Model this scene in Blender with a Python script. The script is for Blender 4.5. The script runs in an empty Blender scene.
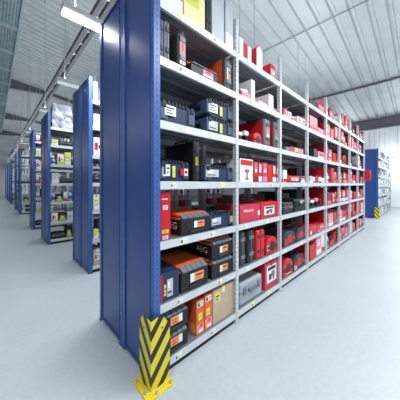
import bpy, bmesh, math, random
from mathutils import Vector, Matrix
R = random.Random(7)
S = bpy.context.scene
COL = S.collection
CU, CV = 0.7214, 0.6926            # camera axes expressed in the hall's own axes
F = 216.0

# ------------------------------------------------------------------ materials
_m = {}
def mat(name, col, rough=0.5, metal=0.0, noise=0.0, nscale=30, bump=0.0, spec=0.5, emit=None, estr=0):
    if name in _m: return _m[name]
    m = bpy.data.materials.new(name); m.use_nodes = True
    nt = m.node_tree; b = nt.nodes['Principled BSDF']
    b.inputs['Base Color'].default_value = (*col, 1)
    b.inputs['Roughness'].default_value = rough
    b.inputs['Metallic'].default_value = metal
    b.inputs['Specular IOR Level'].default_value = spec
    if emit:
        b.inputs['Emission Color'].default_value = (*emit, 1); b.inputs['Emission Strength'].default_value = estr
    if noise or bump:
        tc = nt.nodes.new('ShaderNodeTexCoord'); n = nt.nodes.new('ShaderNodeTexNoise')
        n.inputs['Scale'].default_value = nscale; n.inputs['Detail'].default_value = 4
        nt.links.new(tc.outputs['Object'], n.inputs['Vector'])
        if noise:
            r = nt.nodes.new('ShaderNodeValToRGB')
            r.color_ramp.elements[0].position = .3; r.color_ramp.elements[1].position = .7
            r.color_ramp.elements[0].color = (*[max(0, c*(1-noise)) for c in col], 1)
            r.color_ramp.elements[1].color = (*[min(1, c*(1+noise)) for c in col], 1)
            nt.links.new(n.outputs['Fac'], r.inputs['Fac']); nt.links.new(r.outputs['Color'], b.inputs['Base Color'])
        if bump:
            bp = nt.nodes.new('ShaderNodeBump'); bp.inputs['Strength'].default_value = bump; bp.inputs['Distance'].default_value = .01
            nt.links.new(n.outputs['Fac'], bp.inputs['Height']); nt.links.new(bp.outputs['Normal'], b.inputs['Normal'])
    _m[name] = m; return m

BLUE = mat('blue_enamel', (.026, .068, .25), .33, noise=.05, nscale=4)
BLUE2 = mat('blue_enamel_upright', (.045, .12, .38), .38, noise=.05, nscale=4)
STEEL = mat('painted_steel', (.66, .69, .72), .42, .15, noise=.05, nscale=12)
DECK = mat('galvanised_deck', (.22, .25, .27), .4, .3, noise=.12, nscale=9)
HOLE = mat('punched_hole', (.03, .03, .04), .8)
BLACK = mat('black_plastic', (.007, .008, .010), .5, bump=.1, nscale=200)
DARK = mat('dark_grey_plastic', (.022, .026, .033), .5, bump=.1, nscale=200)
GREYP = mat('grey_plastic', (.16, .185, .21), .45)
MGREY = mat('light_grey_plastic', (.38, .41, .44), .45)
NAVY = mat('navy_plastic', (.018, .032, .085), .5, bump=.1, nscale=150)
NAVY2 = mat('slate_blue_plastic', (.07, .10, .17), .45)
RED = mat('red_card', (.60, .008, .016), .45, noise=.06, nscale=8)
REDD = mat('dark_red_card', (.22, .008, .016), .5, noise=.08, nscale=8)
LITRED = mat('light_tinged_red_card', (.60, .03, .07), .5, noise=.06, nscale=8)  # red card with a slight pinkish light wash put into the colour
LITPINK = mat('light_washed_red_card', (.80, .24, .31), .5, noise=.08, nscale=14)  # red card; the pale wash of light on gloss is in the colour
ORANGE = mat('orange_card', (.78, .13, .03), .5, noise=.06, nscale=8)
ORL = mat('orange_print', (.9, .33, .12), .5)
YEL = mat('yellow_print', (.75, .72, .12), .5)
CREAM = mat('cream_yellow_card', (.9, .82, .42), .55, noise=.06, nscale=20)
WHITE = mat('white_card', (.84, .85, .86), .5, noise=.03, nscale=20)
PALE = mat('pale_grey_card', (.55, .58, .64), .5, noise=.06, nscale=6)
KRAFT = mat('kraft_cardboard', (.55, .42, .30), .75, noise=.08, nscale=18)
KRAFTD = mat('brown_cardboard', (.30, .19, .12), .75, noise=.1, nscale=18)
TEAL = mat('teal_plastic', (.10, .28, .30), .45)
GREEN = mat('lime_print', (.45, .7, .08), .5)
BLUEP = mat('bright_blue_print', (.05, .13, .5), .5)
RUBBER = mat('plinth_shadow_black', (.02, .02, .022), .7)
FILM = mat('stretch_film', (.42, .44, .52), .25, noise=.75, nscale=5, bump=1)
ALU = mat('brushed_aluminium', (.55, .57, .59), .32, .6, noise=.06, nscale=30)
LAMPW = mat('lamp_housing_white', (.85, .87, .9), .4)
DIFF = mat('lit_diffuser', (1, 1, 1), .4, emit=(.93, .97, 1), estr=6)
MAUVE = mat('beam_steel', (.20, .19, .225), .5, .2, noise=.1, nscale=5)
GRATE = mat('teal_grey_grating', (.30, .40, .44), .5, .3, noise=.15, nscale=10)
PRINT = mat('black_print', (.02, .02, .025), .5)

def stripes():
    m = bpy.data.materials.new('hazard_stripe_paint'); m.use_nodes = True
    nt = m.node_tree; b = nt.nodes['Principled BSDF']; N = nt.nodes.new; L = nt.links.new
    b.inputs['Roughness'].default_value = .35
    tc = N('ShaderNodeTexCoord'); sx = N('ShaderNodeSeparateXYZ'); L(tc.outputs['Object'], sx.inputs[0])
    a = N('ShaderNodeMath'); a.operation = 'ADD'; L(sx.outputs['X'], a.inputs[0]); L(sx.outputs['Y'], a.inputs[1])
    k = N('ShaderNodeMath'); k.operation = 'MULTIPLY'; k.inputs[1].default_value = -1.25; L(a.outputs[0], k.inputs[0])
    t = N('ShaderNodeMath'); t.operation = 'ADD'; L(k.outputs[0], t.inputs[0]); L(sx.outputs['Z'], t.inputs[1])
    d = N('ShaderNodeMath'); d.operation = 'MULTIPLY_ADD'; d.inputs[1].default_value = 1/.163; d.inputs[2].default_value = 10.3; L(t.outputs[0], d.inputs[0])
    f = N('ShaderNodeMath'); f.operation = 'FRACT'; L(d.outputs[0], f.inputs[0])
    g = N('ShaderNodeMath'); g.operation = 'GREATER_THAN'; g.inputs[1].default_value = .55; L(f.outputs[0], g.inputs[0])
    mx = N('ShaderNodeMix'); mx.data_type = 'RGBA'; L(g.outputs[0], mx.inputs[0])
    mx.inputs[6].default_value = (.80, .66, .03, 1); mx.inputs[7].default_value = (.015, .015, .012, 1)
    L(mx.outputs[2], b.inputs['Base Color']); return m
STRIPE = stripes()
RAIL = mat('dark_rail', (.07, .07, .085), .5, .2)
YPAINT = mat('yellow_enamel', (.80, .62, .03), .35)

def floor_mat():
    m = bpy.data.materials.new('sealed_concrete'); m.use_nodes = True
    nt = m.node_tree; b = nt.nodes['Principled BSDF']; N = nt.nodes.new; L = nt.links.new
    tc = N('ShaderNodeTexCoord')
    n1 = N('ShaderNodeTexNoise'); n1.inputs['Scale'].default_value = .8; n1.inputs['Detail'].default_value = 5
    n2 = N('ShaderNodeTexNoise'); n2.inputs['Scale'].default_value = 22; n2.inputs['Detail'].default_value = 8
    L(tc.outputs['Object'], n1.inputs['Vector']); L(tc.outputs['Object'], n2.inputs['Vector'])
    mx = N('ShaderNodeMath'); mx.operation = 'MULTIPLY_ADD'; mx.inputs[1].default_value = .45; L(n2.outputs['Fac'], mx.inputs[0])
    m2 = N('ShaderNodeMath'); m2.operation = 'MULTIPLY'; m2.inputs[1].default_value = .55; L(n1.outputs['Fac'], m2.inputs[0]); L(m2.outputs[0], mx.inputs[2])
    r = N('ShaderNodeValToRGB'); r.color_ramp.elements[0].position = .3; r.color_ramp.elements[1].position = .7
    r.color_ramp.elements[0].color = (.42, .475, .51, 1); r.color_ramp.elements[1].color = (.53, .575, .605, 1)
    L(mx.outputs[0], r.inputs['Fac']); L(r.outputs['Color'], b.inputs['Base Color'])
    rr = N('ShaderNodeMapRange'); rr.inputs['To Min'].default_value = .28; rr.inputs['To Max'].default_value = .5
    L(n2.outputs['Fac'], rr.inputs['Value']); L(rr.outputs[0], b.inputs['Roughness'])
    return m
FLOOR = floor_mat()
CEIL = mat('ceiling_sheet', (.60, .645, .66), .5, .1, noise=.06, nscale=2)
WALL = mat('wall_white', (.80, .83, .86), .55, noise=.03, nscale=2)

# ------------------------------------------------------------------ mesh helpers
class MB:
    def __init__(s): s.v = []; s.f = []; s.mi = []; s.mats = []
    def m(s, mt):
        if mt not in s.mats: s.mats.append(mt)
        return s.mats.index(mt)
    def box(s, x0, x1, y0, y1, z0, z1, mt):
        b = len(s.v)
        s.v += [(x0,y0,z0),(x1,y0,z0),(x1,y1,z0),(x0,y1,z0),(x0,y0,z1),(x1,y0,z1),(x1,y1,z1),(x0,y1,z1)]
        for q in ((0,3,2,1),(4,5,6,7),(0,1,5,4),(1,2,6,5),(2,3,7,6),(3,0,4,7)):
            s.f.append(tuple(b+i for i in q)); s.mi.append(s.m(mt))
        return s
    def prism(s, pts, a0, a1, axis, mt):
        # pts: outline; axis 'x' -> pts are (y,z); 'y' -> pts are (x,z); 'z' -> (x,y)
        def P(p, a): return {'x': (a, p[0], p[1]), 'y': (p[0], a, p[1]), 'z': (p[0], p[1], a)}[axis]
        b = len(s.v); n = len(pts)
        s.v += [P(p, a0) for p in pts] + [P(p, a1) for p in pts]
        k = s.m(mt)
        s.f.append(tuple(b+i for i in range(n))[::-1]); s.mi.append(k)
        s.f.append(tuple(b+n+i for i in range(n))); s.mi.append(k)
        for i in range(n):
            j = (i+1) % n
            s.f.append((b+i, b+j, b+n+j, b+n+i)); s.mi.append(k)
        return s
    def lathe(s, prof, mt, cx=0, cy=0, n=14):
        b = len(s.v); k = s.m(mt)
        for r, z in prof:
            for i in range(n):
                a = 2*math.pi*i/n; s.v.append((cx+r*math.cos(a), cy+r*math.sin(a), z))
        for j in range(len(prof)-1):
            for i in range(n):
                i2 = (i+1) % n
                s.f.append((b+j*n+i, b+j*n+i2, b+(j+1)*n+i2, b+(j+1)*n+i)); s.mi.append(k)
        s.f.append(tuple(b+i for i in range(n))[::-1]); s.mi.append(k)
        s.f.append(tuple(b+(len(prof)-1)*n+i for i in range(n))); s.mi.append(k)
        return s
    def tube(s, p, q, r, mt, n=8):
        p, q = Vector(p), Vector(q); d = (q-p).normalized()
        a = d.orthogonal().normalized(); c = d.cross(a); b = len(s.v); k = s.m(mt)
        for e in (p, q):
            for i in range(n):
                t = 2*math.pi*i/n; s.v.append(tuple(e + a*r*math.cos(t) + c*r*math.sin(t)))
        for i in range(n):
            j = (i+1) % n; s.f.append((b+i, b+j, b+n+j, b+n+i)); s.mi.append(k)
        s.f.append(tuple(b+i for i in range(n))[::-1]); s.mi.append(k)
        s.f.append(tuple(b+n+i for i in range(n))); s.mi.append(k)
        return s
    def build(s, name, parent=None, loc=(0,0,0), bevel=0, seg=2, smooth=False):
        me = bpy.data.meshes.new(name); me.from_pydata(s.v, [], s.f)
        for mt in s.mats: me.materials.append(mt)
        me.polygons.foreach_set('material_index', s.mi)
        bm = bmesh.new(); bm.from_mesh(me); bmesh.ops.recalc_face_normals(bm, faces=bm.faces)
        if bevel:
            bmesh.ops.bevel(bm, geom=[e for e in bm.edges if e.calc_face_angle(0) > .6], offset=bevel, segments=seg, affect='EDGES', profile=.5, clamp_overlap=True)
        bm.to_mesh(me); bm.free()
        if smooth: me.polygons.foreach_set('use_smooth', [True]*len(me.polygons))
        me.update()
        o = bpy.data.objects.new(name, me); COL.objects.link(o); o.location = loc
        if parent: o.parent = parent
        return o

def empty(name, loc, label, cat, group=None):
    o = bpy.data.objects.new(name, None); COL.objects.link(o); o.location = loc
    o.empty_display_size = .1
    o['label'] = label; o['category'] = cat
    if group: o['group'] = group
    return o
def tag(o, label, cat, group=None):
    o['label'] = label; o['category'] = cat
    if group: o['group'] = group
    return o
def struct(o): o['kind'] = 'structure'; return o

def px2X(px, Y):                    # distance along the rack at which a sight line through column px meets plane Y
    c = px-200
    return Y*(c*CU+F*CV)/(-c*CV+F*CU)
def depthz(X, Y): return X*CV+Y*CU

def text_mesh(txt, size, mt, parent, loc, rot, name='lettering', extr=.0006, shear=0):
    cu = bpy.data.curves.new(name, 'FONT'); cu.body = txt; cu.size = size; cu.extrude = extr; cu.shear = shear
    cu.align_x = 'CENTER'; cu.align_y = 'CENTER'
    t = bpy.data.objects.new('tmp', cu); COL.objects.link(t)
    dg = bpy.context.evaluated_depsgraph_get()
    me = bpy.data.meshes.new_from_object(t.evaluated_get(dg))
    bpy.data.objects.remove(t); me.materials.clear(); me.materials.append(mt)
    o = bpy.data.objects.new(name, me); COL.objects.link(o); o.parent = parent; o.location = loc; o.rotation_euler = rot
    return o

# ------------------------------------------------------------------ stickers on goods
PAT = {   # (x0,x1,z0,z1,material) in fractions of the sticker
 'w':  [(.0,1,0,1,WHITE),(.12,.85,.68,.8,PRINT),(.12,.6,.45,.53,PRINT),(.12,.75,.2,.28,PRINT)],
 'wb': [(.0,1,0,1,WHITE),(.1,.4,.15,.85,PRINT),(.55,.88,.6,.75,PRINT),(.55,.8,.3,.4,PRINT)],
 'ow': [(.0,1,0,1,ORL),(.0,.28,0,1,WHITE),(.4,.9,.55,.75,PRINT),(.45,.75,.2,.35,ORANGE)],
 'wo': [(.0,1,0,1,ORL),(.7,1,0,1,WHITE),(.1,.55,.5,.72,ORANGE),(.15,.5,.2,.32,PRINT)],
 'rw': [(.0,1,0,1,WHITE),(.0,.5,0,1,RED),(.6,.9,.3,.7,PRINT)],
 'y':  [(.0,1,0,1,YEL),(.15,.8,.55,.7,PRINT),(.15,.6,.25,.35,PRINT)],
 'yl': [(.0,1,0,1,YEL),(.2,.8,.3,.7,GREEN)],
 'pw': [(.0,1,0,.35,WHITE),(.0,1,.35,1,LITPINK),(.3,.7,.6,.9,RED)],
 'bl': [(.0,1,0,1,PALE),(.1,.5,.5,.85,WHITE),(.1,.8,.2,.3,PRINT)],
 'plain': [(0,1,0,1,WHITE)],
 'plainp': [(0,1,0,1,PALE)],
 'red': [(0,1,0,1,RED)],
 'tool': [(.25,.75,.55,.78,LITRED),(.42,.58,.12,.58,GREYP),(.32,.66,0,.14,LITRED)],
 'org': [(0,1,0,1,ORANGE)],
 'pic': [(0,1,0,1,WHITE),(.1,.9,.72,.92,PRINT),(.2,.45,.15,.5,PRINT),(.45,.8,.3,.62,GREYP),(.62,.75,.1,.3,PRINT)],
 'lime': [(0,1,0,1,GREEN),(.2,.8,.2,.5,WHITE)],
}
def sticker(par, w, d, h, face, a0, a1, b0, b1, pat):
    mb = MB()
    for i, (x0, x1, z0, z1, mt) in enumerate(PAT[pat]):
        u0, u1 = a0+(a1-a0)*x0, a0+(a1-a0)*x1
        zz0, zz1 = (b0+(b1-b0)*z0)*h, (b0+(b1-b0)*z1)*h
        t = .0012+.0008*(i > 0)+.0003*(i > 1)
        if face == 'F': mb.box(-w/2+u0*w, -w/2+u1*w, -d/2-t, -d/2, zz0, zz1, mt)
        else: mb.box(-w/2-t, -w/2, d/2-u1*d, d/2-u0*d, zz0, zz1, mt)
    return mb.build('label_sticker', par)

# ------------------------------------------------------------------ kinds of goods (front faces -Y, origin at base centre)
def g_carton(r, w, d, h, c, c2=None):
    mb = MB().box(-w/2, w/2, -d/2, d/2, 0, h, c); mb.build('box_body', r, bevel=min(.004, w*.08))
    m2 = MB(); t = .0012; tw = min(.022, w*.2)
    m2.box(-tw, tw, -d/2, d/2, h, h+t, c2 or KRAFT).box(-tw, tw, -d/2-t, -d/2, h*.82, h, c2 or KRAFT)
    m2.build('packing_tape', r)
def g_box(r, w, d, h, c, c2=None):   # glued retail box: coloured band at the front
    MB().box(-w/2, w/2, -d/2, d/2, 0, h, c).build('box_body', r, bevel=min(.003, w*.06))
    if c2:
        MB().box(-w/2+.004, w/2-.004, -d/2-.001, -d/2, h*.04, h*.30, c2).box(-w/2-.001, -w/2, -d/2+.01, d/2-.01, h*.04, h*.3, c2).build('printed_band', r)
def g_gable(r, w, d, h, c, c2):      # gable-topped box, coloured side, pale front
    MB().prism([(-w/2,0),(w/2,0),(w/2,h*.8),(0,h),(-w/2,h*.8)], -d/2, d/2, 'y', c).build('box_body', r, bevel=.002)
    MB().prism([(-w/2+.003,.003),(w/2-.003,.003),(w/2-.003,h*.78),(0,h*.97),(-w/2+.003,h*.78)], -d/2-.0012, -d/2, 'y', c2).build('front_print', r)
def g_tray(r, w, d, h, c, c2=None):  # shelf-ready carton with cut-down front
    t = .006; mb = MB()
    mb.box(-w/2, w/2, -d/2, d/2, 0, t, c).box(-w/2+t, w/2-t, d/2-t, d/2, t, h, c).box(-w/2+t, w/2-t, -d/2, -d/2+t, t, h*.45, c)
    for s in (-1, 1):
        x0, x1 = (-w/2, -w/2+t) if s < 0 else (w/2-t, w/2)
        mb.prism([(-d/2,t),(d/2,t),(d/2,h),(0,h),(-d/2,h*.45)], x0, x1, 'x', c)
    mb.build('tray', r)
    k = 3
    for i in range(k):
        ww = (w-4*t)/k
        MB().box(-w/2+2*t+i*ww, -w/2+2*t+(i+1)*ww-.004, -d/2+.03, d/2-.02, t, h*(.7+.06*i), c2 or WHITE).build('packet', r, bevel=.003)
def g_flatcase(r, w, d, h, c, c2):
    b = min(.022, h*.18, w*.15)
    mb = MB().box(-w/2, w/2, -d/2, d/2, 0, h, c); mb.build('case_body', r, bevel=b, seg=3)
    MB().box(-w/2-.003, w/2+.003, -d/2-.003, d/2+.003, h*.56, h*.56+.012, c2).build('rim', r, bevel=.002)
    for s in (-1, 1):
        MB().box(s*w*.32-w*.055, s*w*.32+w*.055, -d/2-.012, -d/2+.004, h*.45, h*.78, c2).build('latch', r, bevel=.003)
    hw = w*.16
    mb = MB().box(-hw, hw, -d/2-.028, -d/2-.014, h*.5, h*.66, c2)
    mb.box(-hw, -hw+.014, -d/2-.02, -d/2+.004, h*.5, h*.66, c2).box(hw-.014, hw, -d/2-.02, -d/2+.004, h*.5, h*.66, c2)
    mb.build('handle', r, bevel=.003)
def g_upcase(r, w, d, h, c, c2):
    b = min(.03, w*.28)
    MB().box(-w/2, w/2, -d/2, d/2, 0, h, c).build('case_body', r, bevel=b, seg=3, smooth=False)
    MB().box(-.005, .005, -d/2-.003, d/2+.003, b*.6, h+.002, c2).build('rim', r, bevel=.0015)
    for q in (.22, .72):
        MB().box(-w*.3, w*.3, -d/2-.008, -d/2+.004, h*q, h*q+.04, c2).build('latch', r, bevel=.003)
    mb = MB().box(-w*.16, w*.16, -d*.2, d*.2, h+.014, h+.026, c2).box(-w*.16, w*.16, -d*.2, -d*.2+.015, h-.002, h+.02, c2).box(-w*.16, w*.16, d*.2-.015, d*.2, h-.002, h+.02, c2)
    mb.build('handle', r, bevel=.002)
def g_lbox(r, w, d, h, c, c2):       # stackable system case
    e = .014
    MB().box(-w/2+e, w/2-e, -d/2+e, d/2-e, .0, h-.004, c).build('case_body', r, bevel=.006)
    MB().box(-w/2, -w/2+w*.20, -d/2, d/2, h*.10, h*.90, c2).build('side_shell', r, bevel=.008)
    MB().box(w/2-w*.20, w/2, -d/2, d/2, h*.10, h*.90, c2).build('side_shell', r, bevel=.008)
    for s in (-1, 1):
        MB().box(s*w*.40-.02, s*w*.40+.02, -d/2-.008, -d/2+.012, h*.68, h*.96, BLACK).build('latch', r, bevel=.003)
        MB().box(s*w*.40-.02, s*w*.40+.02, -d/2-.006, -d/2+.012, h*.03, h*.18, BLACK).build('foot_catch', r, bevel=.003)
    mb = MB()
    for i in range(6): mb.box(-w*.28+i*w*.1, -w*.28+i*w*.1+w*.05, -d/2+.004, -d/2+.03, h*.86, h+.004, BLACK)
    mb.box(-w*.2, w*.2, -d/2+.03, -d/2+.045, h-.006, h+.006, c2)
    mb.build('grip', r, bevel=.002)
    MB().box(-w/2-.004, -w/2+.004, -d*.25, d*.25, h*.35, h*.65, BLACK).build('side_handle', r, bevel=.003)
def g_powercase(r, w, d, h, c, c2, text=None):   # black case, coloured lid rim, grey slanted front edge
    q = h*.20
    MB().prism([(-d/2,0),(d/2,0),(d/2,h-.02),(-d/2+.05,h-.02),(-d/2,h-q-.01)], -w/2, w/2, 'x', c).build('case_body', r, bevel=.008)
    MB().box(-w/2+.004, w/2-.004, -d/2+.055, d/2-.004, h-.022, h, c2).box(-w/2-.002, w/2+.002, -d/2+.02, d/2, h-q-.012, h-q+.006, c2).build('lid', r, bevel=.003)
    mb = MB()
    n = 5
    for i in range(n):
        x0 = -w*.46+i*w*.92/n
        mb.prism([(-d/2-.003,h-q-.004),(-d/2+.05,h-.014),(-d/2+.046,h-.004),(-d/2-.006,h-q+.008)], x0+.004, x0+w*.92/n-.004, 'x', GREYP)
    mb.build('slanted_edge', r)
    MB().box(-w*.22, w*.22, -d/2-.012, -d/2+.004, h*.08, h*.2, DARK).build('handle', r, bevel=.003)
    if text:
        text_mesh(text, h*.46, WHITE, r, (-w/2-.001, -d/2+d*.32, h*.42), (math.pi/2, 0, -math.pi/2))
def g_arch(r, w, d, h, c, c2):       # rounded moulded case with an arched grip opening
    MB().prism([(-w/2,0),(w/2,0),(w/2,h*.62),(w*.36,h*.88),(w*.16,h),(-w*.16,h),(-w*.36,h*.88),(-w/2,h*.62)], -d/2, d/2, 'y', c).build('case_body', r, bevel=.012, seg=3)
    MB().prism([(-w*.2,h*.18),(w*.2,h*.18),(w*.2,h*.55),(w*.1,h*.74),(-w*.1,h*.74),(-w*.2,h*.55)], -d/2-.003, -d/2+.004, 'y', c2).build('grip_opening', r, bevel=.002)
    MB().box(-w*.42, -w*.26, -d/2-.006, -d/2+.004, h*.3, h*.5, c2).build('latch', r, bevel=.002)
    MB().box(w*.26, w*.42, -d/2-.006, -d/2+.004, h*.3, h*.5, c2).build('latch', r, bevel=.002)
def g_drill(r, w, d, h, c, c2):      # bare cordless drill standing on its battery
    mb = MB().box(-w*.5, w*.5, -d*.25, d*.25, 0, h*.2, BLACK); mb.build('battery', r, bevel=.006)
    MB().prism([(-w*.12,h*.18),(w*.2,h*.18),(w*.14,h*.62),(-w*.2,h*.62)], -d*.14, d*.14, 'y', c2).build('grip', r, bevel=.006)
    MB().box(-w*.5, w*.28, -d*.2, d*.2, h*.58, h*.97, c).build('motor_housing', r, bevel=.012)
    MB().tube((w*.27,0,h*.78), (w*.5,0,h*.78), h*.12, c2).build('chuck', r)
def g_bottle(r, w, d, h, c, c2):
    q = w/2
    MB().lathe([(q*.9,0),(q,.01),(q,h*.62),(q*.8,h*.72),(q*.35,h*.8),(q*.35,h*.84)], c).build('bottle_body', r, smooth=False)
    MB().lathe([(q*.42,h*.835),(q*.42,h*.97),(q*.3,h)], c2).build('cap', r)
    MB().lathe([(q*1.01,h*.18),(q*1.01,h*.5)], c2).build('wrap_label', r)
def g_film(r, w, d, h, c, c2=None):
    mb = MB(); n = 5
    bm = bmesh.new(); bmesh.ops.create_cube(bm, size=1); bmesh.ops.subdivide_edges(bm, edges=bm.edges[:], cuts=7, use_grid_fill=True)
    rr = random.Random(3)
    for v in bm.verts:
        v.co = Vector((v.co.x*w*(1-.12*(v.co.z+.5)), v.co.y*d, (v.co.z+.5)*h))
        if v.co.z > .01: v.co += Vector((rr.uniform(-1,1), rr.uniform(-1,1), rr.uniform(-1,1)))*.016
    me = bpy.data.meshes.new('wrapped_load'); bm.to_mesh(me); bm.free(); me.materials.append(FILM)
    o = bpy.data.objects.new('wrapped_load', me); COL.objects.link(o); o.parent = r
KIND = {'carton': (g_carton,'carton'), 'box': (g_box,'retail_box'), 'gable': (g_gable,'gable_top_box'), 'tray': (g_tray,'display_tray'),
        'flat': (g_flatcase,'tool_case'), 'up': (g_upcase,'upright_tool_case'), 'lbox': (g_lbox,'stacking_case'),
        'power': (g_powercase,'power_tool_case'), 'arch': (g_arch,'moulded_case'), 'drill': (g_drill,'cordless_drill'),
        'bottle': (g_bottle,'bottle'), 'film': (g_film,'wrapped_pallet_load')}
CAT = {'carton':'box','box':'box','gable':'box','tray':'display box','flat':'tool case','up':'tool case','lbox':'tool case','power':'tool case',
       'arch':'tool case','drill':'power tool','bottle':'bottle','film':'wrapped goods'}
def goods(kind, x0, x1, y0, d, z, h, c, c2, label, group=None, stick=(), text=None):
    fn, nm = KIND[kind]; w = x1-x0
    r = empty(nm, ((x0+x1)/2, y0+d/2, z+.0008), label, CAT[kind], group)
    if kind == 'power': fn(r, w, d, h, c, c2, text)
    else: fn(r, w, d, h, c, c2)
    for s in stick: sticker(r, w, d, h, *s)
    return r

# ------------------------------------------------------------------ racks
LV = [.12, .565, 1.054, 1.52, 1.99, 2.48, 2.92]
ORD = ['lowest', 'second', 'third', 'fourth', 'fifth', 'sixth', 'top']
NTH = ['first','second','third','fourth','fifth','sixth','seventh','eighth']
PITCH = 1.0135; X0 = .885
LIP = .062
_sh = {}
def shelf_mesh(L, D, flip=False):
    key = (round(L,3), round(D,3))
    if key in _sh: return _sh[key]
    mb = MB()
    mb.box(0, L, .002, D-.002, -.012, 0, DECK)
    mb.box(0, L, -.002, .002, -LIP, .002, STEEL).box(0, L, .002, .022, -LIP, -LIP+.003, STEEL)
    mb.box(0, L, D-.002, D+.002, -LIP, .002, STEEL)
    for k in (1, 2, 3): mb.box(.02, L-.02, D*k/4-.012, D*k/4+.012, -.03, -.012, DECK)
    o = mb.build('shelf'); me = o.data; bpy.data.objects.remove(o)
    _sh[key] = me; return me
_up = {}
def upright_mesh(H, blue):
    key = (round(H,2), blue)
    if key in _up: return _up[key]
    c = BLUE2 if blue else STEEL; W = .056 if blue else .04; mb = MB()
    # C profile: web facing the aisle, two flanges; holes every 50 mm
    mb.box(0, W, 0, .003, 0, H, c).box(0, .003, .003, .045, 0, H, c).box(W-.003, W, .003, .045, 0, H, c)
    z = .06
    while z < H-.03:
        mb.box(W/2-.004, W/2+.004, -.0008, 0, z, z+.009, HOLE)
        mb.box(-.0008, 0, .018, .025, z, z+.009, HOLE)
        z += .05
    mb.box(-.01, W+.01, .0, .055, 0, .004, c)
    o = mb.build('upright'); me = o.data; bpy.data.objects.remove(o)
    _up[key] = me; return me
def child(name, me, par, loc, rot=None):
    o = bpy.data.objects.new(name, me); COL.objects.link(o); o.parent = par; o.location = loc
    if rot: o.rotation_euler = rot
    return o
def rack_row(x0, nb, pitch, yf, D, H, label, group, blue_front=True, tags=0, back=False, levels=LV, endpanel=True, lastpanel=False):
    """one single-sided run; yf = aisle face, D = depth (a back run is mirrored)."""
    r = empty('shelving_rack', (x0, yf, 0), label, 'shelving rack', group)
    s = -1 if back else 1
    for i in range(nb+1):
        blue = (i == 0 and endpanel)
        me = upright_mesh(H, blue)
        xx = i*pitch - (.02 if not blue else .02)
        if not back:
            child('upright', me, r, (xx, -.004, 0)); child('upright', me, r, (xx+(.056 if blue else .04), D+.002, 0), (0,0,math.pi))
        else:
            child('upright', me, r, (xx+(.056 if blue else .04), .004, 0), (0,0,math.pi)); child('upright', me, r, (xx, -D-.002, 0))
    for i in range(nb):
        a = i*pitch+(.038 if (i == 0 and endpanel) else .022); b = (i+1)*pitch-.022
        for k, z in enumerate(levels):
            sh = child('shelf', shelf_mesh(b-a, D-.006), r, (a, .003 if not back else -D+.003, z))
            if tags and not back:
                for t in range(tags if i < 4 else 1):
                    q = (b-a)*(R.uniform(.08,.3)+t*R.uniform(.42,.6)/max(1,tags-1)); w = R.uniform(.05,.08)
                    q = min(q, b-a-w-.01)
                    m = MB().box(q, q+w, -.0045, -.002, -LIP+.008, -.010, R.choice([WHITE, WHITE, CREAM]))
                    m.box(q+.006, q+w*.3, -.0052, -.0045, -LIP+.018, -.02, R.choice([PRINT, YEL])).box(q+w*.42, q+w-.008, -.0052, -.0045, -LIP+.026, -.03, YEL)
                    m.build('shelf_label', sh)
        MB().box(a, b, (.03 if not back else -.045), (.045 if not back else -.03), 0, LV[0]-LIP, RUBBER).build('plinth', r)  # black plinth strip, also painting in the dark shadow under the lowest shelf
        # diagonal bracing at the back
        mb = MB(); yb = (D-.001 if not back else -D+.001)
    def panel(xp, side):
        mb = MB(); y0, y1 = (.045, D-.045) if not back else (-D+.045, -.045)
        xa, xb = (xp-.014, xp-.009)
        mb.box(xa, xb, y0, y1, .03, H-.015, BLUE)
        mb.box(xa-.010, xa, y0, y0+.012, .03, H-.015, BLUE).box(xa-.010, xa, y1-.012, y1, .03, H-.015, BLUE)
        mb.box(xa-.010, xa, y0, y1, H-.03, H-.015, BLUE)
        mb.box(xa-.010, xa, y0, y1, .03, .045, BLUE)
        mb.build('end_panel', r)
    if endpanel: panel(0, 0)
    if lastpanel: panel(nb*pitch+.035, 1)
    return r

# ------------------------------------------------------------------ the main rack (front run + back run) and its goods
YF, DF = 1.40, .535
rack_row(X0, 8, PITCH, YF, DF, 3.28, 'long grey steel shelving rack full of power tools, blue end panel behind the yellow guard', None, tags=2, lastpanel=True)
rack_row(X0, 8, PITCH, 2.515, .565, 3.28, 'rear half of the long rack, back to back, facing the left aisle', None, back=True, lastpanel=True)

def bayX(n): return X0+n*PITCH
def lab(txt): return txt
# (bay, level, px0, px1, ytop, y0, depth, kind, c, c2, label, stickers, text, z_offset)
def G(bay, lv, p0, p1, yt, y0, d, kind, c, c2, label, st=(), text=None, dz=0, h=None):
    lo = bayX(bay)+.044; hi = bayX(bay+1)-.03
    a = max(lo, px2X(p0, y0)); b = min(hi, px2X(p1, y0))
    if b-a < .02: print('NARROW', label, a, b, lo, hi); a = b-.02
    zc = depthz((a+b)/2, y0); z = LV[lv]+dz
    if h is None: h = 1.5+(184-yt)/F*zc-z
    if lv < 6: h = min(h, LV[lv+1]-LIP-.01-z)
    h = max(h, .03)
    d = min(d, YF+DF-.025-y0)
    return goods(kind, a, b, y0, d, z, h, c, c2, label, None, st, text), h
g1 = 'goods in the first bay'
y = 1.43
# --- bay 1, top shelf
G(0,6,158,183,0,y,.4,'box',LITPINK,WHITE,'light-washed red retail box at the left end of the top shelf, first bay',[('F',.3,.8,.5,.8,'pw')],h=.42)
G(0,6,184,205,0,y,.4,'carton',CREAM,WHITE,'pale yellow carton with printed scribbles on the top shelf',[('F',.1,.7,.35,.7,'yl')],h=.46)
G(0,6,206.5,211,0,y,.4,'up',DARK,BLACK,'slim black case between yellow carton and silver cases, top shelf',[],h=.50)
G(0,6,212,224,0,y,.42,'box',PALE,None,'larger silver-grey box on the top shelf of the first bay',[],h=.62)
G(0,6,225.5,235.5,5,y,.42,'box',PALE,WHITE,'smaller silver-grey box beside the second upright on the top shelf',[],h=.53)
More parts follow.
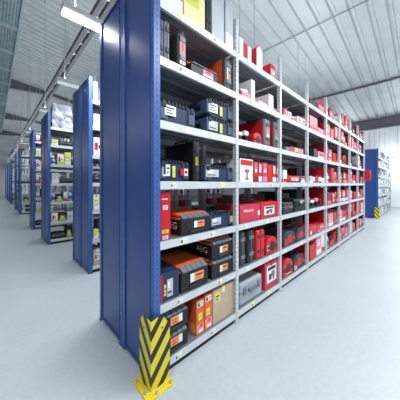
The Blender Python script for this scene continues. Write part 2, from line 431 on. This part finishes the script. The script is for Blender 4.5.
# --- sixth
G(0,5,159,163.5,19,y,.42,'up',GREYP,DARK,'leftmost grey upright case on the sixth shelf, beside blue upright')
G(0,5,164.3,170,21,y,.42,'up',GREYP,DARK,'second grey upright case from the left on the sixth shelf')
G(0,5,178,187,32,y,.40,'up',DARK,GREYP,'black upright case with red and white label on the sixth shelf',[('F',.2,.8,.12,.75,'pw')])
G(0,5,191,218,66,y,.34,'power',DARK,ORANGE,'low grey case with pink and white label lying on the sixth shelf',[('F',.42,.8,.2,.7,'pw')])
G(0,5,224.5,232.5,59,y,.46,'up',DARK,GREYP,'orange-sided upright case with dark grey front on the sixth shelf',[('F',.3,.75,.25,.75,'ow'),('L',.02,.93,.04,.95,'org')])
# --- fifth
def lb(p0,p1,yt,lv,label,st,dz=0,h=None,d=.36,bay=0): return G(bay,lv,p0,p1,yt,y,d,'lbox',NAVY,NAVY2,label,st,None,dz,h)
lb(160,195,104,4,'slate blue stacking case alone at the left of the fifth shelf',[('F',.12,.42,.35,.8,'w')])
z1 = .165
lb(207,233,0,4,'slate blue stacking case, lower of the pair on the fifth shelf',[('F',.06,.38,.2,.75,'bl'),('F',.46,.56,.15,.7,'yl')],h=z1)
lb(207,233,0,4,'slate blue stacking case, upper of the pair on the fifth shelf',[('F',.06,.38,.2,.75,'w'),('F',.46,.56,.15,.7,'yl')],dz=z1+.008,h=z1)
# --- fourth
lb(160,189,161,3,'navy stacking case with white and red labels on the fourth shelf',[('F',.08,.32,.25,.8,'wb'),('F',.40,.5,.2,.75,'yl'),('F',.68,.95,.3,.65,'rw')],d=.28)
G(0,3,194,200,141,y,.46,'up',BLACK,DARK,'tall black upright case with small yellow label on the fourth shelf',[('F',.3,.65,.4,.6,'y')])
lb(205,235,166,3,'navy stacking case at the right of the fourth shelf, first bay',[('F',.03,.45,.3,.75,'bl')])
# --- third
G(0,2,160.5,170.5,192,y,.32,'box',RED,None,'tall narrow red box standing beside the blue upright, third shelf',[('F',.25,.72,.63,.72,'w'),('F',.15,.8,.14,.21,'y'),('F',.2,.75,.01,.09,'w'),('F',.15,.7,.84,.86,'plain')])
G(0,2,181,210,213,y,.42,'power',BLACK,ORANGE,'black and orange drill case next to the tall red box',[('F',.42,.78,.3,.62,'ow')],text='AEG')
lb(211,234,212,2,'navy stacking case at the right of the third shelf, first bay',[('F',.03,.42,.25,.7,'bl'),('F',.86,.97,.3,.65,'y')])
# --- second
G(0,1,160,179,272,y,.38,'box',NAVY,None,'navy box with red side at the left of the second shelf',[('F',.36,.66,.12,.75,'bl'),('F',.2,.3,.2,.6,'y'),('F',.03,.13,.02,.95,'red'),('L',.02,.98,.02,.95,'red')])
G(0,1,181,208,264,y,.46,'power',BLACK,ORANGE,'wide black case with orange lid in the middle of the second shelf',[('F',.32,.82,.3,.65,'ow')])
hh = .185
G(0,1,212,234,0,y,.44,'power',BLACK,ORANGE,'black and orange drill case, lower of the pair on the second shelf',[('F',.35,.72,.25,.6,'ow')],text='AEG',h=hh)
G(0,1,212,234,0,y,.44,'power',BLACK,ORANGE,'black and orange drill case, upper of the pair on the second shelf',[('F',.35,.72,.25,.6,'ow')],text='AEG',dz=hh+.008,h=hh)
# --- lowest
hh = .165
G(0,0,160,188,0,y,.40,'power',BLACK,DARK,'black case with orange label, lower of the pair beside yellow guard',[('F',.35,.78,.3,.7,'wo')],h=hh)
G(0,0,160,188,0,y,.40,'power',BLACK,DARK,'black case with orange label, upper of the pair beside yellow guard',[('F',.35,.78,.3,.7,'wo')],dz=hh+.008,h=hh)
G(0,0,196.5,204,300,y,.40,'box',ORANGE,ORL,'left orange retail box standing on the lowest shelf',[('F',.1,.9,.8,.95,'wb'),('F',.25,.75,.42,.62,'yl'),('F',.3,.85,.06,.32,'pw')])
G(0,0,204.8,212,294,y,.40,'box',ORANGE,ORL,'right orange retail box, next to the brown carton',[('F',.1,.9,.8,.95,'wb'),('F',.2,.7,.4,.6,'yl'),('F',.3,.85,.06,.32,'pw')])
G(0,0,213,233,286,y,.42,'carton',KRAFT,CREAM,'plain brown cardboard carton with yellow note on the lowest shelf',[('F',.08,.35,.62,.88,'y')])
# --- bay 2
G(1,6,239.5,243.5,38,y,.3,'box',WHITE,None,'thin white box next to the second upright on the top shelf')
G(1,6,244,247.5,44,y,.3,'box',RED,None,'slim red box on the top shelf between two white boxes')
G(1,6,248,251.5,47,y,.3,'box',WHITE,None,'thin white box between red boxes on the top shelf')
G(1,6,256.5,262.5,45,y,.26,'gable',RED,WHITE,'red box with white front and gable top on the top shelf',[])
G(1,6,270.5,275,65,y,.2,'box',RED,LITPINK,'small red box with light-washed band alone near the third upright, top shelf',[('F',.1,.9,.35,.65,'w')])
G(1,5,242,250.5,85,y,.3,'tray',LITPINK,WHITE,'light-washed red display tray on the sixth shelf of the second bay')
G(1,5,251.5,255,80,y,.34,'box',WHITE,None,'tall narrow white box on the sixth shelf beside light-washed red tray')
G(1,5,259,268,98,y,.3,'tray',WHITE,LITPINK,'white display tray with light-washed red packets on the sixth shelf')
G(1,5,269,273.5,95,y,.34,'box',WHITE,None,'white upright box right of the white tray, sixth shelf')
G(1,5,274,280,109,y,.2,'box',RED,WHITE,'small red and white box at the right of the sixth shelf, bay two',[('F',.2,.7,.3,.7,'w')])
G(1,4,242,247,131,y,.14,'drill',WHITE,DARK,'small white and black tool on the fifth shelf, bay two')
G(1,4,248,253,130,y,.14,'drill',WHITE,BLACK,'second small white tool, nearer the red case, fifth shelf')
G(1,4,254,262,133,y,.12,'arch',RED,BLACK,'small red case with black opening on the fifth shelf, bay two')
G(1,4,265,270.5,119,y,.46,'up',GREYP,DARK,'red-sided upright case with grey front on the fifth shelf, nearer',[('F',.3,.75,.25,.8,'pw'),('L',.02,.93,.04,.95,'red')])
G(1,4,275,280.5,122,y,.46,'up',GREYP,DARK,'red-sided upright case with grey front beside the third upright, fifth shelf',[('F',.3,.75,.25,.8,'pw'),('L',.02,.93,.04,.95,'red')])
r, h = G(1,3,240,253,159,y,.2,'box',WHITE,None,'white box printed with a red cordless tool, fourth shelf',[('F',.05,.95,.72,.95,'red'),('F',.2,.85,.1,.68,'tool')])
for k, (p0,p1,yt,c,c2,nm) in enumerate([(254,258,162,RED,REDD,'leftmost slim red box beside the white tool box, fourth shelf'),(258.5,262,163,RED,WHITE,'red box with white foot, second in the red row'),
        (262.5,267.5,163,LITRED,LITPINK,'light-washed red box in the middle of the red row, fourth shelf'),(268,272,165,RED,None,'plain bright red box in the red row, fourth shelf'),
        (272.5,276,165,RED,WHITE,'red box with white stripe near the end of the red row'),(276.5,280,167,REDD,WHITE,'dark red box ending the red row, bay two')]):
    G(1,3,p0,p1,yt,y,.25,'box',c,c2,nm,[('F',.25,.75,.5,.92,'plain' if k in (1,4,5) else 'pw')] if k != 3 else [])
r, h = G(1,2,240,260,205,y,.36,'box',LITRED,None,'light-tinged red carton with white script at the left of third shelf, bay two',[('F',.88,.99,.3,.6,'plain')])
w = 0.3
text_mesh('Milwaukee', .05, WHITE, r, (-.045, -.36/2-.001, h*.68), (math.pi/2,0,0), shear=.4)
G(1,2,261,280,202,y,.36,'box',RED,LITRED,'bright red carton with tool picture on a white label, third shelf',[('F',.18,.78,.2,.75,'pic')])
G(1,1,239.5,246,232,y,.4,'up',DARK,GREYP,'left black upright case on the second shelf of bay two')
G(1,1,247.5,255,230,y,.4,'up',BLACK,GREYP,'right black upright case beside the red upright case')
G(1,1,256.5,265,230,y,.34,'up',RED,REDD,'glossy red upright case on the second shelf, bay two')
G(1,1,266.5,280,237,y,.22,'arch',RED,BLACK,'red moulded case with arched black opening, second shelf',[('F',.05,.25,.25,.55,'w')])
G(1,0,240,262,279,y,.42,'flat',MGREY,GREYP,'silver-grey tool case with handle on the lowest shelf, bay two')
G(1,0,265,280,261,y,.46,'carton',LITRED,REDD,'large light-tinged red carton with black and white picture, lowest shelf',[('F',.14,.88,.2,.85,'pic')])
# --- bay 3
for p0,p1,yt,c,c2,k,nm in [(283.5,287.5,109,RED,WHITE,'box','bright red box at the left of the sixth shelf, bay three'),(288,291.5,112,WHITE,RED,'box','white and red box second from left, sixth shelf, bay three'),
        (292,297,114,RED,WHITE,'tray','red display tray on the sixth shelf, bay three'),(297.5,302,117,WHITE,RED,'box','white box with red band, sixth shelf of bay three'),(302.5,306.5,119,WHITE,PRINT,'box','white box with black band beside the fourth upright')]:
    G(2,5,p0,p1,yt,y,.22,k,c,c2,nm,[('F',.2,.8,.4,.8,'rw')] if k=='box' else [])
G(2,4,286,290,147,y,.12,'box',GREYP,None,'small grey box on the fifth shelf of bay three')
G(2,4,290.5,295,147,y,.12,'box',RED,None,'small red box on the fifth shelf of bay three')
G(2,4,295.3,298,148,y,.12,'box',CREAM,PRINT,'small cream box with dark foot, fifth shelf, bay three')
G(2,4,298.5,303.5,149,y,.12,'box',LITPINK,None,'small light-washed red box on the fifth shelf of bay three')
G(2,3,283.5,287,170,y,.2,'box',WHITE,RED,'narrow white and red box at the left of the fourth shelf, bay three')
G(2,3,287.5,300,176,y,.2,'box',RED,REDD,'wide red box with white label on the fourth shelf, bay three',[('F',.3,.85,.3,.75,'w')])
G(2,3,300.5,306,177,y,.2,'box',REDD,WHITE,'dark red box with white patch beside the fourth upright',[('F',.2,.8,.3,.75,'w')])
G(2,2,283.5,293,202.5,y,.3,'flat',DARK,GREYP,'small dark grey case at the left of the third shelf, bay three',[('F',.4,.6,.6,.8,'red')])
G(2,2,294.5,306,199,y,.3,'flat',BLACK,DARK,'black case with white label on the third shelf, bay three',[('F',.5,.9,.55,.85,'w')])
G(2,1,283.5,295.5,231,y,.4,'arch',DARK,RED,'dark moulded case with red opening on the second shelf, bay three',[('F',.1,.35,.05,.3,'red')])
G(2,1,296.5,306,228,y,.4,'arch',DARK,LITRED,'dark moulded case with light-tinged red opening beside the fourth upright, second shelf')
G(2,0,283.5,293,259,y,.38,'arch',RED,BLACK,'red moulded case on the lowest shelf of bay three',[('F',.3,.7,.1,.3,'w')])
G(2,0,294,304.5,254,y,.38,'arch',DARK,RED,'dark moulded case with red opening on the lowest shelf, bay three',[('F',.05,.25,.05,.4,'w')])
# --- bay 4
G(3,6,310,317.5,104,y,.2,'box',BLACK,None,'black box on the top shelf of bay four',h=.13)
G(3,6,319,325,106,y,.3,'box',LITPINK,RED,'light-washed red box on the top shelf beside the fifth upright')
G(3,5,310,317.5,117,y,.3,'box',LITPINK,LITRED,'taller light-washed red carton on the sixth shelf, bay four')
G(3,5,318,325,129,y,.3,'box',LITPINK,LITRED,'lower light-washed red carton on the sixth shelf, bay four')
G(3,4,314,317,149,y,.3,'box',DARK,None,'narrow dark box behind the light-washed red box, bay four')
G(3,4,318,325,152,y,.3,'box',LITPINK,WHITE,'light-washed red and white box with red mark on the fifth shelf, bay four',[('F',.3,.75,.45,.8,'red')])
for p0,p1,yt,c,c2,nm in [(310,312.5,176,PALE,WHITE,'pale box at the left of the fourth shelf, bay four'),(313,315,177,WHITE,PRINT,'narrow white box, second on fourth shelf, bay four'),(315.5,318.5,176,RED,None,'red box among white ones, fourth shelf, bay four'),
        (319,321.5,177,WHITE,PRINT,'white and black box, fourth shelf, bay four'),(322,325,178,WHITE,PALE,'white box beside the fifth upright, fourth shelf')]:
    G(3,3,p0,p1,yt,y,.2,'box',c,c2,nm)
for p0,p1,yt,c,c2,nm,k in [(310,313.5,197,LITRED,BLACK,'light-tinged red and black tool on the third shelf, bay four','drill'),(314,317.5,200,WHITE,DARK,'white tool on the third shelf, bay four','drill'),(318,321.5,198,LITPINK,BLACK,'light-washed red tool on the third shelf, bay four','drill'),(322,325,199,DARK,RED,'dark tool beside the fifth upright, third shelf','drill')]:
    G(3,2,p0,p1,yt,y,.14,k,c,c2,nm)
G(3,1,309.5,317,226,y,.36,'box',LITRED,RED,'light-tinged red carton at the left of the second shelf, bay four',[('F',.1,.3,.1,.5,'plain')])
G(3,1,317.5,325,224,y,.36,'box',RED,LITPINK,'red carton with light-washed foot on the second shelf, bay four',[('F',.35,.9,.5,.85,'pw')])
G(3,0,310,316,245,y,.3,'box',RED,LITRED,'red box at the left of the lowest shelf, bay four')
G(3,0,316.5,321,236,y,.3,'box',LITPINK,WHITE,'taller light-washed red and white box on the lowest shelf, bay four',[('F',.2,.8,.5,.8,'w')])
G(3,0,321.5,325,234,y,.3,'box',WHITE,RED,'white and red box beside the fifth upright, lowest shelf')
# --- bays 5-8: smaller and smaller, mostly red
colours = [(RED,'bright red'),(LITPINK,'light-washed red'),(LITRED,'light-tinged red'),(REDD,'dark red'),(WHITE,'white'),(DARK,'dark grey'),(PALE,'pale grey')]
accent = [(WHITE,'white'),(LITPINK,'light-washed red'),(BLACK,'black'),(RED,'red')]
def nth(i): return NTH[i]
for bay in range(4, 8):
    for lv in range(7):
        lo, hi = bayX(bay)+.05, bayX(bay+1)-.04
        x = lo + R.uniform(0,.08); n = 0
        while x < hi-.14 and n < 4:
            w = R.uniform(.14, .36); w = min(w, hi-x)
            if lv == 6 and (bay < 5 and n > 1): break
            hmax = (LV[lv+1]-LIP-LV[lv]) if lv < 6 else .42
            h = hmax*R.uniform(.5, .98)
            wt = [28,12,17,14,10,16,3]
            c, cn = R.choices(colours, wt)[0]; c2, c2n = R.choice([a for a in accent if a[0] is not c])
            kind = R.choices(['box','carton','arch','up','tray'], [50,12,12,14,8])[0]
            if kind == 'up' and w > .2: w = .16
            if kind == 'arch': h = min(h, .26)
            if kind == 'tray': h = min(h, .25)
            kn = {'box':'box','carton':'carton','arch':'moulded case','up':'upright case','tray':'display tray'}[kind]
            band = {'box':'band','carton':'tape','arch':'opening','up':'seam','tray':'packets'}[kind]
            st = []
            if kind == 'box' and R.random() < .6: st = [('F',.2,.8,.45,.85,R.choice(['w','rw','pic','pw']))]
            goods(kind, x, x+w, 1.43+R.uniform(0,.03), R.uniform(.2,.42), LV[lv], h, c, c2,
                  f'{cn} {kn} with {c2n} {band}, {nth(n)} from left, {ORD[lv]} shelf, {nth(bay)} bay', None, st)
            x += w+R.uniform(.005,.09); n += 1

# --- goods of the rear run, seen through the bays
rear = [(PALE,'pale grey'),(DARK,'dark grey'),(NAVY,'navy'),(REDD,'dark red'),(KRAFTD,'brown'),(BLACK,'black'),(BLACK,'black'),(TEAL,'teal')]
for bay in range(8):
    for lv in range(6):
        lo, hi = bayX(bay)+.06, bayX(bay+1)-.06
        if bay == 0 and lv == 2:
            goods('box', lo, lo+.3, 1.99, .3, LV[lv], .2, DARK, None, 'dark box behind the tall red box, rear side of first bay')
            goods('carton', 1.38, hi, 1.99, .4, LV[lv], .13, BLACK, DARK, 'low black carton carrying white bottles, rear rack, first bay')
            for j in range(4):
                xx = 1.40+j*.105
                goods('bottle', xx, xx+.085, 2.0, .085, LV[lv]+.1322, .24, WHITE, RED if j % 2 == 0 else PALE,
                      ('white bottle with red cap' if j % 2 == 0 else 'white bottle with grey cap')+f' seen through third shelf, {NTH[j]} from left', None)
            continue
        if bay == 1 and lv == 2:
            goods('carton', lo, lo+.44, 1.99, .4, LV[lv], .13, BLACK, DARK, 'low black carton carrying white bottles, rear rack, second bay')
            for j in range(4):
                xx = lo+.01+j*.105
                goods('bottle', xx, xx+.085, 2.0, .085, LV[lv]+.1322, .24, WHITE, PALE if j % 2 == 0 else RED,
                      ('white bottle with grey cap' if j % 2 == 0 else 'white bottle with red cap')+f', rear rack of second bay, {NTH[j]} from left', None)
            goods('box', lo+.5, hi, 1.99, .4, LV[lv], .26, KRAFTD, RED, 'brown box seen over the light-tinged red carton, rear rack, second bay')
            continue
        x = lo; n = 0
        while x < hi-.15 and n < 3:
            w = min(R.uniform(.18,.38), hi-x)
            h = (LV[lv+1]-LIP-LV[lv])*R.uniform(.4,.9)
            c, cn = R.choice(rear) if bay < 2 else R.choices(rear, [2,2,2,5,2,1,3,1])[0]
            c2, c2n = R.choice([(WHITE,'white'),(RED,'red'),(KRAFT,'brown')])
            goods('box' if R.random() < .7 else 'carton', x, x+w, 2.0+R.uniform(0,.04), .4, LV[lv], h, c, c2,
                  f'{cn} box, {c2n} trim, rear rack, {nth(n)} from left, {ORD[lv]} shelf, {nth(bay)} bay')
            x += w+R.uniform(.02,.12); n += 1

# red box hanging out at the far end of the rack, and one by its foot
o = MB().box(0,.17,-.14,0,0,.34,RED).box(.17,.173,-.14,0,0,.34,WHITE).build('sign_box', loc=(8.92,1.385,1.62), bevel=.003)
tag(o, 'bright red box sign with white edge on the far end upright of the long rack', 'sign')

# ------------------------------------------------------------------ yellow corner guards
def guard(loc, label):
    r = empty('corner_guard', loc, label, 'corner guard', 'yellow black rack corner guards')
    L, H, t = .165, .515, .006
    mb = MB()
    mb.prism([(0,.012),(L,.012),(L,.43),(L*.58,.522),(L*.42,.522),(0,.505)], 0, t, 'y', STRIPE)   # wing along +X
    a = mb.build('guard_wing', r)
    mb = MB(); mb.prism([(t,.012),(L,.012),(L,.44),(L*.75,.51),(L*.55,.515),(t,.505)], 0, t, 'x', STRIPE)
    b = mb.build('guard_wing', r)
    mb = MB()
    mb.box(.0, L+.01, -.055, .025, 0, .012, YPAINT).box(-.055, .0, -.055, L+.02, 0, .012, YPAINT)
    p = mb.build('base_plate', r, bevel=.002)
    for q in ((-.033,.15),(-.033,.02),(.03,-.033),(.15,-.033)):
        MB().lathe([(.016,.012),(.016,.02),(.008,.021),(.008,.03)], ALU, q[0], q[1], 6).build('bolt', r)
    MB().box(L*.55, L*.55+.012, -.0012, 0, H-.09, H-.078, HOLE).box(-.0012, 0, L*.55, L*.55+.012, H-.09, H-.078, HOLE).build('mounting_hole', r)
    return r
guard((.815,1.355,0), 'yellow and black striped corner guard at the near end of the long rack')

# ------------------------------------------------------------------ far rack beyond the cross aisle
FX = 12.03
rack_row(FX, 5, 1.0, 1.40, .53, 3.05, 'distant rack with blue end panel beyond the cross aisle, right of the long rack', None, levels=[.12,.565,1.0,1.43,1.86,2.29,2.7])
guard((FX-.07,1.355,0), 'small distant yellow and black corner guard at the far blue rack')
pale = [(WHITE,'white'),(PALE,'pale grey'),(NAVY2,'slate blue'),(DARK,'dark grey'),(CREAM,'cream'),(GREYP,'grey')]
FL = [.12,.565,1.0,1.43,1.86,2.29,2.7]
for bay in range(5):
    for lv in range(7):
        x = FX+bay+.06; n = 0
        while x < FX+bay+.8 and n < 3:
            w = R.uniform(.18,.34); h = R.uniform(.2,.33)
            w = min(w, FX+bay+.95-x)
            c, cn = R.choices(pale, [8,5,3,2,1,2])[0]
            goods('box', x, x+w, 1.43, .4, FL[lv], h, c, PALE if c is not PALE else WHITE,
                  f'{cn} box in distant rack, {nth(n)} from left, {ORD[lv]} shelf, {nth(bay)} bay')
            x += w+R.uniform(.02,.12); n += 1

# ------------------------------------------------------------------ racks along the left aisle
rows = [(1.175,3.87,1.0,3),(1.0,6.42,1.0,3),(.98,8.93,.95,3),(.98,13.75,1.0,2),(.98,16.3,1.0,2),(1.0,20.8,1.0,2),(1.0,23.4,1.0,2),(1.0,26.6,1.0,2),(1.0,30.2,1.0,2)]
place = ['next behind the long rack','second behind the long rack','third behind the long rack','fourth behind the long rack','fifth behind the long rack',
         'sixth behind the long rack','seventh behind the long rack','eighth behind the long rack','ninth, nearest the far wall']
kinds = [('carton',WHITE,KRAFT,'white carton'),('box',PALE,WHITE,'pale grey box'),('box',WHITE,GREEN,'white box with lime band'),('box',YEL,WHITE,'yellow box'),
         ('bottle',WHITE,YEL,'white bottle with yellow cap'),('box',WHITE,YEL,'white box with yellow band'),('carton',KRAFT,WHITE,'brown carton'),
         ('box',WHITE,RED,'white box with red band'),('box',DARK,GREEN,'dark box with lime band'),('flat',DARK,GREYP,'dark tool case'),('bottle',PALE,BLUEP,'grey bottle with blue cap'),('box',TEAL,WHITE,'teal box')]
for i, (x0, yf, D, nb) in enumerate(rows):
    H = 3.3
    rack_row(x0, nb, 1.0, yf, D/2-.008, H, f'blue-ended shelving rack, {place[i]}, side facing the camera', None)
    rack_row(x0, nb, 1.0, yf+D, D/2-.008, H, f'blue-ended shelving rack, {place[i]}, back-to-back rear half', None, back=True)
    if i > 5: continue
    for lv in range(7):
        x = x0+.06; n = 0
        xm = x0+.94 if i in (1,) else x0+.6
        while x < xm-.1 and n < 8:
            if lv == 6 and i != 1:
                if n > 1: break
            k, c, c2, nm = R.choices(kinds, [5,7,4,1.5,3,2,3,2,7,4,4,4] if lv else [1,2,0,0,0,0,2,1,6,8,1,1])[0]
            w = R.uniform(.07,.17) if k != 'bottle' else .085
            if k == 'flat': w = .3
            w = min(w, x0+.95-x)
            if i == 1 and lv == 6 and n == 0:
                goods('film', x0+.07, x0+.55, yf+.05, .38, LV[6], .62, FILM, None, 'goods wrapped in clear stretch film on top of the second rack behind')
                x += .62; n += 1; continue
            h = R.uniform(.14,.34) if k != 'flat' else .13
            d = .36 if k != 'bottle' else w
            goods(k, x, x+w, yf+.03, d, LV[lv], h, c, c2, f'{nm}, {nth(n)} from aisle, {ORD[lv]} shelf, {NTH[i]} left rack', None,
                  [('F',.15,.75,.3,.7,R.choice(['w','yl','rw','wb','bl','lime']))] if k in ('carton','box') else [])
            x += w+R.uniform(.008,.05); n += 1

# ------------------------------------------------------------------ the hall
struct(MB().box(-9, 17.6, -9, 38, -.1, 0, FLOOR).build('floor'))
c0, sl = 7.6, .14
mb = MB(); per = .34
yv = -9.0; prof = []
while yv < 38:
    prof += [(yv,0),(yv+.035,.08),(yv+.12,.08),(yv+.155,0)]; yv += .40 if yv < 4.6 else .3
b = len(mb.v)
for (yy, dz) in prof: mb.v += [(-9, yy, c0+sl*9+dz), (17.6, yy, c0-sl*17.6+dz)]
for i in range(len(prof)-1):
    mb.f.append((2*i, 2*i+1, 2*i+3, 2*i+2)); mb.mi.append(mb.m(CEIL))
n = len(mb.v)
mb.v += [(-9,-9,c0+sl*9+.2),(17.6,-9,c0-sl*17.6+.2),(17.6,38,c0-sl*17.6+.2),(-9,38,c0+sl*9+.2)]
mb.f.append((n,n+1,n+2,n+3)); mb.mi.append(mb.m(CEIL))
struct(mb.build('ceiling'))
# far wall: plain white lower part, ribbed sheet above
mb = MB().box(17.6, 17.8, -9, 38, 0, 3.4, WALL)
yy = -9
while yy < 38:
    mb.box(17.62, 17.8, yy, yy+.22, 3.4, 5.2, WALL).box(17.66, 17.8, yy+.22, yy+.25, 3.4, 5.2, WALL); yy += .25
struct(mb.build('wall_right'))
struct(MB().box(-9, 17.6, 38, 38.2, 0, 6.4, WALL).build('wall_back'))
struct(MB().box(17.57, 17.6, -9, 38, 0, .12, PALE).build('baseboard_right'))

def beam_v(X, z0, z1, w, name, label):      # I-beam running across (along Y)
    mb = MB().box(X-w/2, X+w/2, -9, 37.9, z0, z0+.03, MAUVE).box(X-w/2, X+w/2, -9, 37.9, z1-.03, z1, MAUVE).box(X-.02, X+.02, -9, 37.9, z0, z1, MAUVE)
    o = mb.build(name); tag(o, label, 'beam'); return o
def cz(X): return c0-sl*X
beam_v(16.2, 4.72, cz(16.2)-.02, .26, 'roof_beam', 'deep dark steel roof beam crossing above the distant blue rack')
beam_v(12.0, cz(12.0)-.09, cz(12.0)-.015, .09, 'roof_purlin', 'thin dark line of a purlin crossing the ceiling above the far bays')
o = MB().tube((7.4,-9,cz(7.4)-.04), (7.4,37.9,cz(7.4)-.04), .012, MAUVE).build('ceiling_cable'); tag(o, 'thin dark cable stretched across the ribbed ceiling above the near bays', 'cable')
# lighting truss above the rack ends: twin rails with cross pieces
r = empty('lighting_truss', (1.6, 5, 5.0), 'dark twin-rail truss running overhead along the ends of the left racks', 'truss')
for s in (-.075, .075):
    MB().box(s-.04, s+.04, -10, 32.8, 0, .12, RAIL).build('rail', r)
for k in range(60): MB().box(-.035, .035, -8.0+k*.6, -7.96+k*.6, .03, .08, ALU).build('cross_tie', r)
for k in range(9): MB().tube((0,-7.5+k*5,.1), (0,-7.5+k*5,cz(1.6)-5.0+.01), .012, ALU).build('hanger_rod', r)
# rafters along X, haunched, following the roof slope
for yy, nm in ((16.3,'nearest'),(24.3,'second'),(32.4,'third')):
    mb = MB(); e = .02
    bot = [(-9,6.2),(.7,6.92),(2.6,7.06),(17.5,cz(17.5)-.2)]
    mb.prism(bot+[(17.5,cz(17.5)-e),(-9,cz(-9)-e)], yy-.015, yy+.015, 'y', MAUVE)
    mb.prism(bot+[(p[0],p[1]+.03) for p in bot[::-1]], yy-.12, yy+.12, 'y', MAUVE)
    tag(mb.build('roof_rafter'), f'grey mauve roof rafter seen at upper left, {nm} of the row', 'beam')
# perforated walkway grating at the upper left
for k in range(13):
    ya = 3.9+k*1.22; z = 4.95
    mb = MB()
    mb.box(-.9, .44, ya, ya+.05, z, z+.06, ALU).box(-.9, .44, ya+1.15, ya+1.2, z, z+.06, ALU)
    mb.box(.405, .44, ya, ya+1.2, z-.01, z+.06, GRATE).box(-.9, -.865, ya, ya+1.2, z, z+.06, GRATE)
    for j in range(1, 25): mb.box(-.88, .42, ya+j*.048-.011, ya+j*.048+.011, z+.02, z+.032, GRATE)
    for j in range(1, 27): mb.box(-.9+j*.05-.011, -.9+j*.05+.011, ya+.01, ya+1.19, z+.02, z+.034, GRATE)
    ords = ['nearest','second','third','fourth','fifth','sixth','seventh','eighth','ninth','tenth','eleventh','twelfth','thirteenth']
    mb.tube((-.2, ya+.6, z+.03), (-.2, ya+.6, cz(-.2)+.01), .004, ALU)
    tag(mb.build('grating_panel'), f'teal grey metal grating panel hung under the roof, {ords[k]} counted from the camera', 'grating', 'overhead grating panels')

# ------------------------------------------------------------------ suspended lights
DIM = mat('dim_diffuser', (.9, .92, .95), .4, emit=(.93, .97, 1), estr=.35)
def light(x0, yc, z, L, label, power, dim=False, alongY=False, top=None):
    r = empty('ceiling_light', (x0, yc, z), label, 'ceiling light', 'suspended fluorescent lights')
    if alongY: r.rotation_euler = (0,0,math.pi/2)
    MB().prism([(-.09,0),(.09,0),(.11,.02),(.06,.085),(-.06,.085),(-.11,.02)], 0, L, 'x', LAMPW).build('lamp_housing', r)
    MB().box(.01, L-.01, -.055, .055, -.03, -.0005, DIM if dim else DIFF).build('diffuser', r, bevel=.01)
    tz = (top if top else cz(x0))-z
    for q in (.15, min(L-.15, max(.8, 1.6-x0))):
        t2 = 5.01-z if abs(x0+q-1.6) < .05 and not alongY else cz(x0+(0 if alongY else q))+.01-z
        MB().tube((q,0,.08), (q,0,t2), .009, ALU).build('suspension_rod', r)
    ld = bpy.data.lights.new('tube_light', 'AREA'); ld.shape = 'RECTANGLE'; ld.size = L-.04; ld.size_y = .14; ld.energy = power*.6; ld.color = (.93,.97,1)
    lo = bpy.data.objects.new('tube_light', ld); COL.objects.link(lo); lo.parent = r; lo.location = (L/2, 0, -.036)
    l2 = bpy.data.lights.new('ceiling_fill_light', 'AREA'); l2.shape = 'RECTANGLE'; l2.size = L-.04; l2.size_y = .1; l2.energy = power*(.09 if yc < 0 else .45); l2.color = (.93,.97,1)  # unseen upward lamp added to brighten the ceiling
    lo = bpy.data.objects.new('ceiling_fill_light', l2); COL.objects.link(lo); lo.parent = r; lo.location = (L/2, 0, .09); lo.rotation_euler = (math.pi,0,0)
    return r
NM = ['first','second','third','fourth','fifth','sixth','seventh','eighth']
light(.62, 3.13, 3.66, 1.55, 'bright suspended tube light left of the near blue end panel', 120)
light(4.2, 3.13, 3.66, 1.55, 'tube light hidden deeper in the first left aisle', 90)
light(7.7, 3.13, 3.66, 1.55, 'tube light over the far part of the first left aisle', 90)
for i, yc in enumerate((5.65, 8.2, 12.0, 15.5, 19, 22.3, 25.3, 29)):
    light(1.03, yc, 3.78, 1.55, f'suspended tube light over the left racks, {NM[i]} beyond the bright one', 60, dim=True)
    light(-3.4, yc, 3.78, 1.55, f'tube light over the main left aisle, {NM[i]} in its row', 28)
for i in range(6):
    light(-1.6+i*3.1, -.25, 3.75, 1.55, f'tube light over the right aisle outside the photo, {NM[i]} in its row', 125)
for i in range(4):
    light(1+i*4, -3.2, 3.75, 1.55, f'tube light over the second right aisle, {NM[i]} in its row', 90)
light(17.0, .3, 3.0, 1.8, 'tube light in front of the far white wall at the right edge', 60, alongY=True)
light(2.5, 35.0, 3.78, 1.6, 'added tube light brightening the far end wall of the left aisle', 90, dim=True)  # lamp added to whiten the end wall
light(15.2, 3.6, 3.66, 1.6, 'tube light hanging behind the distant rack', 60)

# ------------------------------------------------------------------ world, camera, view
w = bpy.data.worlds.new('hall_air'); S.world = w; w.use_nodes = True
bg = w.node_tree.nodes['Background']; bg.inputs[0].default_value = (.82, .9, 1, 1); bg.inputs[1].default_value = .2
cd = bpy.data.cameras.new('camera'); cam = bpy.data.objects.new('camera', cd); COL.objects.link(cam)
cam.location = (0, 0, 1.5); cam.rotation_euler = (math.pi/2, 0, -math.asin(CV))
cd.sensor_width = 36; cd.lens = 36*F/400; cd.shift_y = -16/400; cd.clip_start = .05
S.camera = cam
S.view_settings.view_transform = 'Standard'; S.view_settings.look = 'None'; S.view_settings.gamma = 1
S.view_settings.exposure = 0.1
